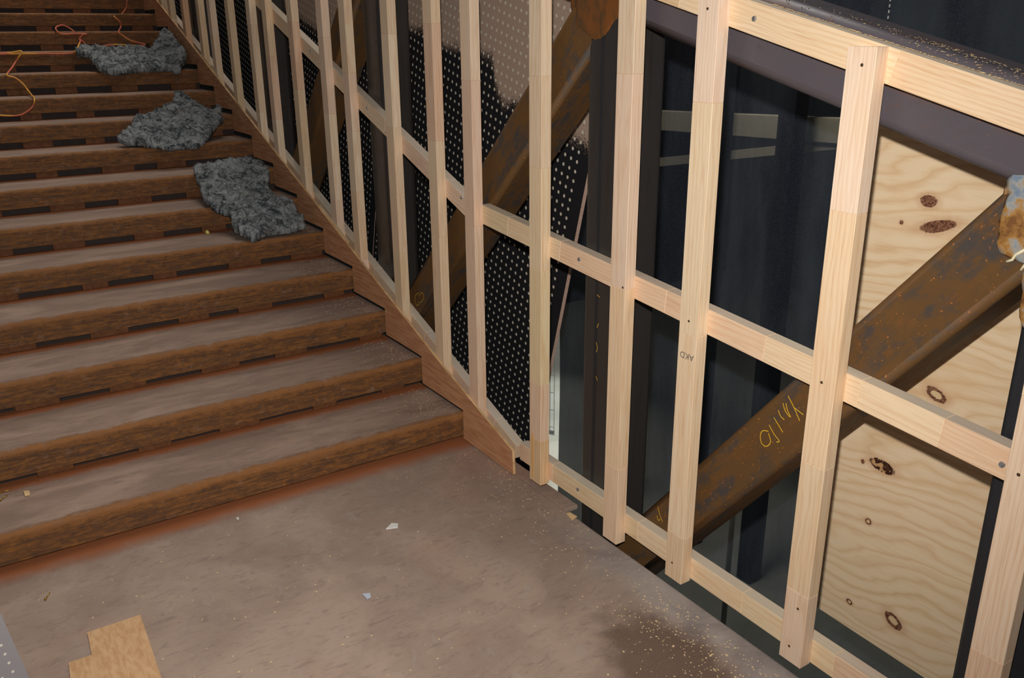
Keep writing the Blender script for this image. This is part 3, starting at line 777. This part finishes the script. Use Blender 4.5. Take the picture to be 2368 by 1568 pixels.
# wire fence panel on the storey below, seen in the narrow gap
fr = empty('wire_fence', (3.6, 5.0, -3.0)); tag(fr, 'light wire fence panel standing on the pale floor below', 'fence')
bm = bmesh.new()
for i in range(34): tube(bm, [Vector((3.1+0.03*i, 5.3-0.05*i+1.2, -2.95)), Vector((3.1+0.03*i, 5.3-0.05*i+1.2, -1.2))], 0.004, 5)
for j in range(8): tube(bm, [Vector((3.1, 6.5, -2.9+0.24*j)), Vector((4.09, 4.85, -2.9+0.24*j))], 0.004, 5)
from_bm('wires', bm, [WIRE], fr)
bm = bmesh.new(); tube(bm, [Vector((3.1, 6.5, -2.97)), Vector((4.09, 4.85, -2.97))], 0.02, 8)
from_bm('foot_rail', bm, [WIRE], fr, True)

# ------------------------------------------------------------------ insulation pieces
P_A = [(-0.519,2.509),(-0.481,2.550),(-0.413,2.556),(-0.320,2.549),(-0.247,2.594),(-0.176,2.605),(-0.103,2.579),(-0.068,2.519),(-0.054,2.419),(-0.089,2.312),(-0.143,2.188),(-0.150,2.115),(-0.130,2.047),(-0.060,2.017),(-0.069,1.900),(-0.066,1.785),(-0.079,1.735),(-0.191,1.694),(-0.322,1.696),(-0.413,1.653),(-0.448,1.661),(-0.475,1.745),(-0.509,1.810),(-0.484,1.862),(-0.477,1.972),(-0.541,2.023),(-0.564,2.119),(-0.561,2.228),(-0.530,2.343),(-0.536,2.386)]
P_B = [(-0.860,3.013),(-0.831,3.082),(-0.762,3.139),(-0.714,3.234),(-0.691,3.301),(-0.596,3.333),(-0.535,3.344),(-0.473,3.382),(-0.447,3.489),(-0.369,3.509),(-0.319,3.648),(-0.276,3.673),(-0.240,3.660),(-0.204,3.540),(-0.170,3.432),(-0.122,3.343),(-0.067,3.440),(-0.046,3.419),(-0.090,3.284),(-0.103,3.194),(-0.174,3.132),(-0.258,2.987),(-0.347,2.866),(-0.414,2.836),(-0.493,2.848),(-0.584,2.838),(-0.674,2.891),(-0.768,2.928),(-0.830,2.953)]
P_C = [(-0.830,4.494),(-0.770,4.559),(-0.690,4.562),(-0.597,4.531),(-0.405,4.560),(-0.244,4.532),(-0.148,4.733),(-0.080,4.856),(-0.042,4.862),(-0.020,4.731),(-0.020,4.620),(-0.022,4.453),(-0.025,4.326),(-0.074,4.218),(-0.173,4.049),(-0.229,4.117),(-0.350,4.124),(-0.474,4.110),(-0.641,4.068),(-0.705,4.124),(-0.742,4.167),(-0.742,4.316),(-0.746,4.424),(-0.825,4.438)]
def stair_h(y):
    if y < Y0: return 0.0
    k = math.floor((y-Y0)/D); return (k+1)*H-sink(k+1)
def inside(px, py, poly):
    r_ = False; n = len(poly); j = n-1
    for i in range(n):
        xi, yi = poly[i]; xj, yj = poly[j]
        if (yi > py) != (yj > py) and px < (xj-xi)*(py-yi)/(yj-yi)+xi: r_ = not r_
        j = i
    return r_
def dist_poly(px, py, poly):
    best = 9
    n = len(poly)
    for i in range(n):
        ax, ay = poly[i]; bx, by = poly[(i+1) % n]
        t = max(0, min(1, ((px-ax)*(bx-ax)+(py-ay)*(by-ay))/((bx-ax)**2+(by-ay)**2+1e-12)))
        best = min(best, math.hypot(px-ax-t*(bx-ax), py-ay-t*(by-ay)))
    return best
def wool(poly, thick, seed, label, lift=0.0, rag=0.012):
    S_ = 0.0085
    xs = [p[0] for p in poly]; ys = [p[1] for p in poly]
    nx = int((max(xs)-min(xs))/S_)+6; nyy = int((max(ys)-min(ys))/S_)+6
    bx, by = min(xs)-2*S_, min(ys)-2*S_
    so = Vector((seed*3.1, seed*1.7, 0))
    cache = {}
    def drape(y):
        key = round(y/0.004)
        if key not in cache:
            q = [stair_h(y+dy*0.02) for dy in range(-11, 12)]
            nos = 0.15+H/D*(y-Y0)            # plane through the nosings
            cache[key] = max(0.62*nos+0.38*sum(q)/len(q), stair_h(y)+0.004 if True else 0)
        return cache[key]
    # soften: the wool never dips below the plate and never follows the corner sharply
    def base(y): return max(sum(drape(y+dy*0.015) for dy in range(-4, 5))/9, stair_h(y)+0.003)
    top, bot = {}, {}
    bm = bmesh.new()
    for i in range(nx):
        for j in range(nyy):
            x, y = bx+i*S_, by+j*S_
            wx = x+rag*noise.noise(Vector((x*38, y*38, 3))+so)+0.5*rag*noise.noise(Vector((x*110, y*110, 7))+so)
            wy = y+rag*noise.noise(Vector((x*38, y*38, 9))+so)+0.5*rag*noise.noise(Vector((x*110, y*110, 2))+so)
            if not inside(wx, wy, poly): continue
            e = min(1.0, dist_poly(wx, wy, poly)/0.03)
            b_ = base(y)
            h_ = thick*(0.86+0.14*math.sqrt(e))+0.026*noise.noise(Vector((x*9, y*9, 0))+so)*(0.4+0.6*e)
            h_ += 0.024*noise.noise(Vector((x*24, y*24, 1))+so)+0.010*noise.noise(Vector((x*60, y*60, 1))+so)
            h_ += 0.004*noise.noise(Vector((x*180, y*180, 5))+so)
            lf = lift*max(0, min(1, (x+0.28)/0.26))**2
            jx = 0.004*noise.noise(Vector((x*70, y*70, 11))+so); jy = 0.004*noise.noise(Vector((x*70, y*70, 17))+so)
            xx = min(x+jx, -0.004)
            top[i, j] = bm.verts.new((xx, y+jy, b_+h_+lf))
            bot[i, j] = bm.verts.new((min(x-jx, -0.004), y-jy, b_+0.004+0.008*(1-e)+lf*0.7))
    cells = [(i, j) for (i, j) in top if all(((i+a, j+b) in top) for a, b in ((1, 0), (0, 1), (1, 1)))]
    cs = set(cells)
    for (i, j) in cells:
        q = ((i, j), (i+1, j), (i+1, j+1), (i, j+1))
        bm.faces.new([top[k] for k in q]); bm.faces.new([bot[k] for k in reversed(q)])
        for (a, b, nb) in ((q[0], q[1], (i, j-1)), (q[1], q[2], (i+1, j)), (q[2], q[3], (i, j+1)), (q[3], q[0], (i-1, j))):
            if nb not in cs: bm.faces.new((top[b], top[a], bot[a], bot[b]))
    loose = [v for v in bm.verts if not v.link_faces]
    bmesh.ops.delete(bm, geom=loose, context='VERTS')
    cx, cy = sum(xs)/len(xs), sum(ys)/len(ys)
    root = empty('insulation_piece', (cx, cy, stair_h(cy)))
    tops = [v.co.copy() for v in bm.verts]; norms = []
    bm.normal_update(); norms = [v.normal.copy() for v in bm.verts]
    from_bm('wool_body', bm, [WOOL], root, True)
    rr = random.Random(seed); verts, faces = [], []
    for _ in range(5200):
        i = rr.randrange(len(tops)); p, n_ = tops[i], norms[i]
        if n_.z < -0.2: continue
        d_ = (n_*0.7+Vector((rr.uniform(-1, 1), rr.uniform(-1, 1), rr.uniform(-.5, 1)))).normalized()
        l_ = rr.uniform(0.006, 0.017); s_ = d_.cross(Vector((rr.uniform(-1, 1), rr.uniform(-1, 1), rr.uniform(-1, 1)))).normalized()*0.0007
        b0 = len(verts); q = p+d_*l_+Vector((rr.uniform(-1, 1), rr.uniform(-1, 1), rr.uniform(-1, 0.3)))*0.004
        if q.x > -0.003: continue
        verts += [p+s_, p-s_, q]; faces.append((b0, b0+1, b0+2))
    me = bpy.data.meshes.new('wool_fibres'); me.from_pydata(verts, [], faces); me.materials.append(FIBRE)
    f = link('wool_fibres', me, root); f['kind'] = 'stuff'
    tag(root, label, 'insulation', 'torn insulation pieces on the stairs'); return root
wool(P_A, 0.062, 1, 'nearest torn grey wool piece, lumpy and lying down the steps by the skirting')
wool(P_B, 0.050, 2, 'middle torn grey wool piece with a pointed upper end')
wool(P_C, 0.060, 3, 'farthest grey wool piece, long and flat with its right end turned up', 0.03)

# ------------------------------------------------------------------ orange cable on the upper steps
def cable(name, pts, label):
    sp = spline([(x, y, z-sink(math.floor((y+0.03)/D)+1)) for x, y, z in pts], 7)
    bm = bmesh.new(); tube(bm, sp, 0.0062, 8)
    o = from_bm(name, bm, [CABLE], None, True); tag(o, label, 'cable'); return o
cable('extension_cable', [(-1.352,4.57,1.785),(-1.335,4.545,1.787),(-1.194,4.545,1.788),(-1.040,4.546,1.786),(-0.927,4.546,1.782),(-0.842,4.548,1.787),(-0.807,4.551,1.812),(-0.735,4.80,1.875),(-0.715,4.962,1.890),(-0.684,4.966,1.925),(-0.655,4.975,1.930),(-0.740,4.968,1.932),(-0.836,4.962,1.930),(-0.874,4.966,1.956),(-0.845,5.20,1.985),(-0.772,5.375,2.003),(-0.735,5.25,1.975),(-0.717,5.05,1.925),(-0.675,4.962,1.850),(-0.600,4.95,1.815),(-0.523,4.962,1.837),(-0.428,4.962,1.843),(-0.300,4.960,1.836),(-0.204,4.958,1.840),(-0.316,4.958,1.873),(-0.379,4.960,1.916),(-0.406,4.962,1.942),(-0.345,5.20,1.975),(-0.305,5.375,1.995),(-0.314,5.374,2.040),(-0.349,5.376,2.072),(-0.306,5.50,2.088),(-0.254,5.62,2.092),(-0.175,5.788,2.140),(-0.148,5.790,2.199),(-0.150,5.80,2.25)],
      'orange and yellow cable looping along the upper steps, under the far wool piece')
cable('extension_cable', [(-1.36,4.575,1.790),(-1.334,4.552,1.792),(-1.255,4.548,1.799),(-1.192,4.545,1.806),(-1.215,4.535,1.770),(-1.247,4.53,1.730),(-1.290,4.40,1.690),(-1.335,4.20,1.664),(-1.349,4.130,1.645),(-1.300,4.130,1.627),(-1.258,4.128,1.582),(-1.236,4.10,1.535),(-1.235,3.90,1.512),(-1.242,3.716,1.496),(-1.258,3.714,1.454),(-1.300,3.714,1.417),(-1.358,3.714,1.394),(-1.462,3.715,1.399),(-1.52,3.72,1.42)],
      'orange cable hanging in a curve down two steps at the left edge')

# ------------------------------------------------------------------ loose board, offcut and scraps on the landing
bm = bmesh.new(); prism(bm, [(-1.767, -.553), (-1.601, -.553), (-1.613, -.95), (-1.86, -.95), (-1.84, -.681), (-1.773, -.682)], 'z', 0.0006, 0.0065)
o = from_bm('plywood_offcut', bm, [OFFCUT]); tag(o, 'notched thin plywood offcut lying flat on the landing at lower left', 'offcut')

# grey perforated sheet leaning into the lower left corner
def pix(u, v, t):
    d_ = right*((u-1184)/F_PX) - up*((v-784)/F_PX) + fwd
    return CAM + d_*t
E1, E2 = pix(-6, 1402, 1.75), pix(68, 1568, 1.80)
e = (E2-E1).normalized(); left = (-right*0.62 - fwd*0.78); w = (left - e*left.dot(e)).normalized(); nrm = e.cross(w)
if nrm.dot(CAM-E1) < 0: nrm = -nrm
o0 = E1 - e*0.35
Llen = (o0.z-0.004)/(-e.z) if e.z < -0.05 else 0.8
Llen = min(Llen, 1.5)
root = empty('grey_sheet', o0+e*Llen)
M = Matrix(((e.x, w.x, nrm.x, o0.x), (e.y, w.y, nrm.y, o0.y), (e.z, w.z, nrm.z, o0.z), (0, 0, 0, 1)))
bm = bmesh.new(); bm_box(bm, (0, 0, -0.006), (Llen, 0.30, 0))
bmesh.ops.transform(bm, matrix=M, verts=bm.verts[:]); from_bm('sheet', bm, [GREYBOARD], root)
verts, faces = [], []
for i in range(int(Llen/0.0215)-1):
    for j in range(12):
        b0 = len(verts)
        for q in range(8): verts.append(M @ Vector((0.02+i*0.0215+0.0030*math.cos(q*math.pi/4), 0.022+j*0.0215+0.0030*math.sin(q*math.pi/4), 0.0006)))
        faces.append(tuple(range(b0, b0+8)))
me = bpy.data.meshes.new('perforations'); me.from_pydata([tuple(v) for v in verts], [], faces); me.materials.append(GREYDOT)
q_ = link('perforations', me, root); q_['kind'] = 'stuff'
tag(root, 'grey sheet with pale dots standing at the lower left corner', 'board')

def flake(name, pts, z, t, mat, label, cat):
    bm = bmesh.new(); prism(bm, pts, 'z', z, z+t)
    for i, v in enumerate(bm.verts): v.co.z += 0.004*((i*7 % 5)/5) if t > 0.0015 else 0.0
    o = from_bm(name, bm, [mat]); tag(o, label, cat); return o
def ground(u, v, z=0.0):
    d_ = right*((u-1184)/F_PX) - up*((v-784)/F_PX) + fwd
    p = CAM + d_*((z-CAM.z)/d_.z); return p
def gpoly(pts, z=0.0): return [(ground(u, v, z).x, ground(u, v, z).y) for u, v in pts]
flake('paper_scrap', gpoly([(893, 1225), (906, 1211), (921, 1213), (920, 1222)]), 0.0005, 0.003, PAPER, 'small pointed white paper scrap near the middle of the landing', 'scrap')
flake('foil_scrap', gpoly([(838, 1376), (856, 1373), (858, 1384), (849, 1388)]), 0.0005, 0.003, FOIL, 'small crumpled blue-white foil scrap on the landing', 'scrap')
flake('wood_chip', gpoly([(1310, 1190), (1318, 1186), (1335, 1197), (1323, 1205)]), 0.0005, 0.003, CHIP, 'flat pale wood chip by the landing edge', 'chip')
flake('wood_chip', gpoly([(55, 1138), (68, 1136), (70, 1147), (58, 1149)], H-sink(1)), H-sink(1)+0.0005, 0.003, CHIP, 'pale wood chip on the first step at the left edge', 'chip')
flake('stone_chip', gpoly([(547, 1202), (551, 1198), (553, 1203), (550, 1207)]), 0.0005, 0.006, PAPER, 'tiny grey stone chip on the landing below the first step', 'chip')
yp = ground(480, 541, 5*H-sink(5))
bm = bmesh.new(); bmesh.ops.create_icosphere(bm, subdivisions=2, radius=0.013)
for v in bm.verts: v.co *= 1+0.35*noise.noise(v.co*90)
bmesh.ops.translate(bm, verts=bm.verts[:], vec=(yp.x, yp.y, 5*H-sink(5)+0.010)); o = from_bm('foam_crumb', bm, [FOAM], None, True)
tag(o, 'yellow foam crumb on the step left of the nearest wool piece', 'crumb')
def screw_thing(p, ang, label):
    root = empty('loose_screw', p)
    d_ = Vector((math.cos(ang), math.sin(ang), 0))
    bm = bmesh.new(); tube(bm, [p+Vector((0, 0, 0.004)), p+Vector((0, 0, 0.003))+d_*0.03, p+Vector((0, 0, 0.003))+d_*0.036], 0.0022, 6); from_bm('shank', bm, [BRASS], root, True)
    bm = bmesh.new(); tube(bm, [p+Vector((0, 0, 0.0045))-d_*0.004, p+Vector((0, 0, 0.0042))], 0.0042, 8); from_bm('head', bm, [BRASS], root, True)
    tag(root, label, 'screw')
screw_thing(ground(106, 1387), 1.1, 'loose yellow screw lying on the landing at the left')
screw_thing(ground(3, 1158, H-sink(1)), 0.9, 'loose screw on the first step at the very left edge')
screw_thing(ground(2, 1141, H-sink(1)), 0.2, 'second loose screw on the first step, above the other one')

# ------------------------------------------------------------------ sawdust
def sawdust(name, spots, label, smin=0.0014, smax=0.0042):
    rr = random.Random(21); verts, faces = [], []
    for (x, y, z) in spots:
        a = rr.uniform(0, 6.28); l_ = rr.uniform(smin, smax); w_ = l_*rr.uniform(0.3, 0.8); t = rr.uniform(0.0006, 0.0016)
        c_, s_ = math.cos(a), math.sin(a); b0 = len(verts)
        for (p, q, hh) in ((-l_, -w_, 0), (l_, -w_*0.6, 0), (l_*0.8, w_, 0), (-l_*0.7, w_*0.8, 0), (0, 0, t)):
            verts.append((x+p*c_-q*s_, y+p*s_+q*c_, z+0.0004+hh))
        faces += [(b0, b0+1, b0+4), (b0+1, b0+2, b0+4), (b0+2, b0+3, b0+4), (b0+3, b0, b0+4)]
    me = bpy.data.meshes.new(name); me.from_pydata(verts, [], faces); me.materials.append(SAW)
    o = link(name, me); tag(o, label, 'sawdust', None, 'stuff'); return o
rr = random.Random(31); sp = []
for k in range(1, 12):
    for _ in range(110 if k < 8 else 50):
        x = -abs(rr.gauss(0.02, 0.13))-0.01; y = (k-1)*D+rr.uniform(0.05, 0.40)
        if x > -0.9: sp.append((x, y, k*H-sink(k)))
sawdust('sawdust', sp, 'pale sawdust sprinkled on the treads along the skirting')
sp = []
for _ in range(420):
    y = rr.uniform(-1.95, -1.35); x = -0.03-abs(rr.gauss(0.10, 0.09)); sp.append((x, y-rr.uniform(0, .15), 0))
for _ in range(200): sp.append((-abs(rr.gauss(0.05, 0.12)), rr.uniform(-1.4, -0.1), 0) )
for _ in range(260): sp.append((rr.uniform(-1.9, 0.0), rr.uniform(-2.0, -0.12), 0))
sp = [p for p in sp if p[0] < 0.005]
sawdust('sawdust', sp, 'pale sawdust and specks scattered over the landing, thickest by the dark stain')
sp = []
def chord_top(x, y):
    return cz(y)+hc-0.001 if x > XT+0.03 else cz(y)+hc-0.001-(0.03-math.sqrt(max(0, 0.03**2-(XT+0.03-x)**2)))*1.04
for _ in range(700):
    y = rr.uniform(-2.5, -1.55); x = XT+0.006+abs(rr.gauss(0, 0.012)) if rr.random() < 0.3 else XT+0.03+rr.uniform(0, 0.05)
    if rr.random() < 0.25+0.75*math.exp(-((y+2.15)/0.16)**2): sp.append((x, y, chord_top(x, y)))
rtop = lambda y: 1.8785+0.264*(y+1.4832)+RW*math.sqrt(1+0.264**2)
for _ in range(650):
    y = rr.uniform(-2.6, -1.6); sp.append((XT-0.003-abs(rr.gauss(0, 0.004)), y, rtop(y)+0.001))
sawdust('sawdust', sp, 'sawdust heaped along the top rail and on the steel chord', 0.002, 0.005)
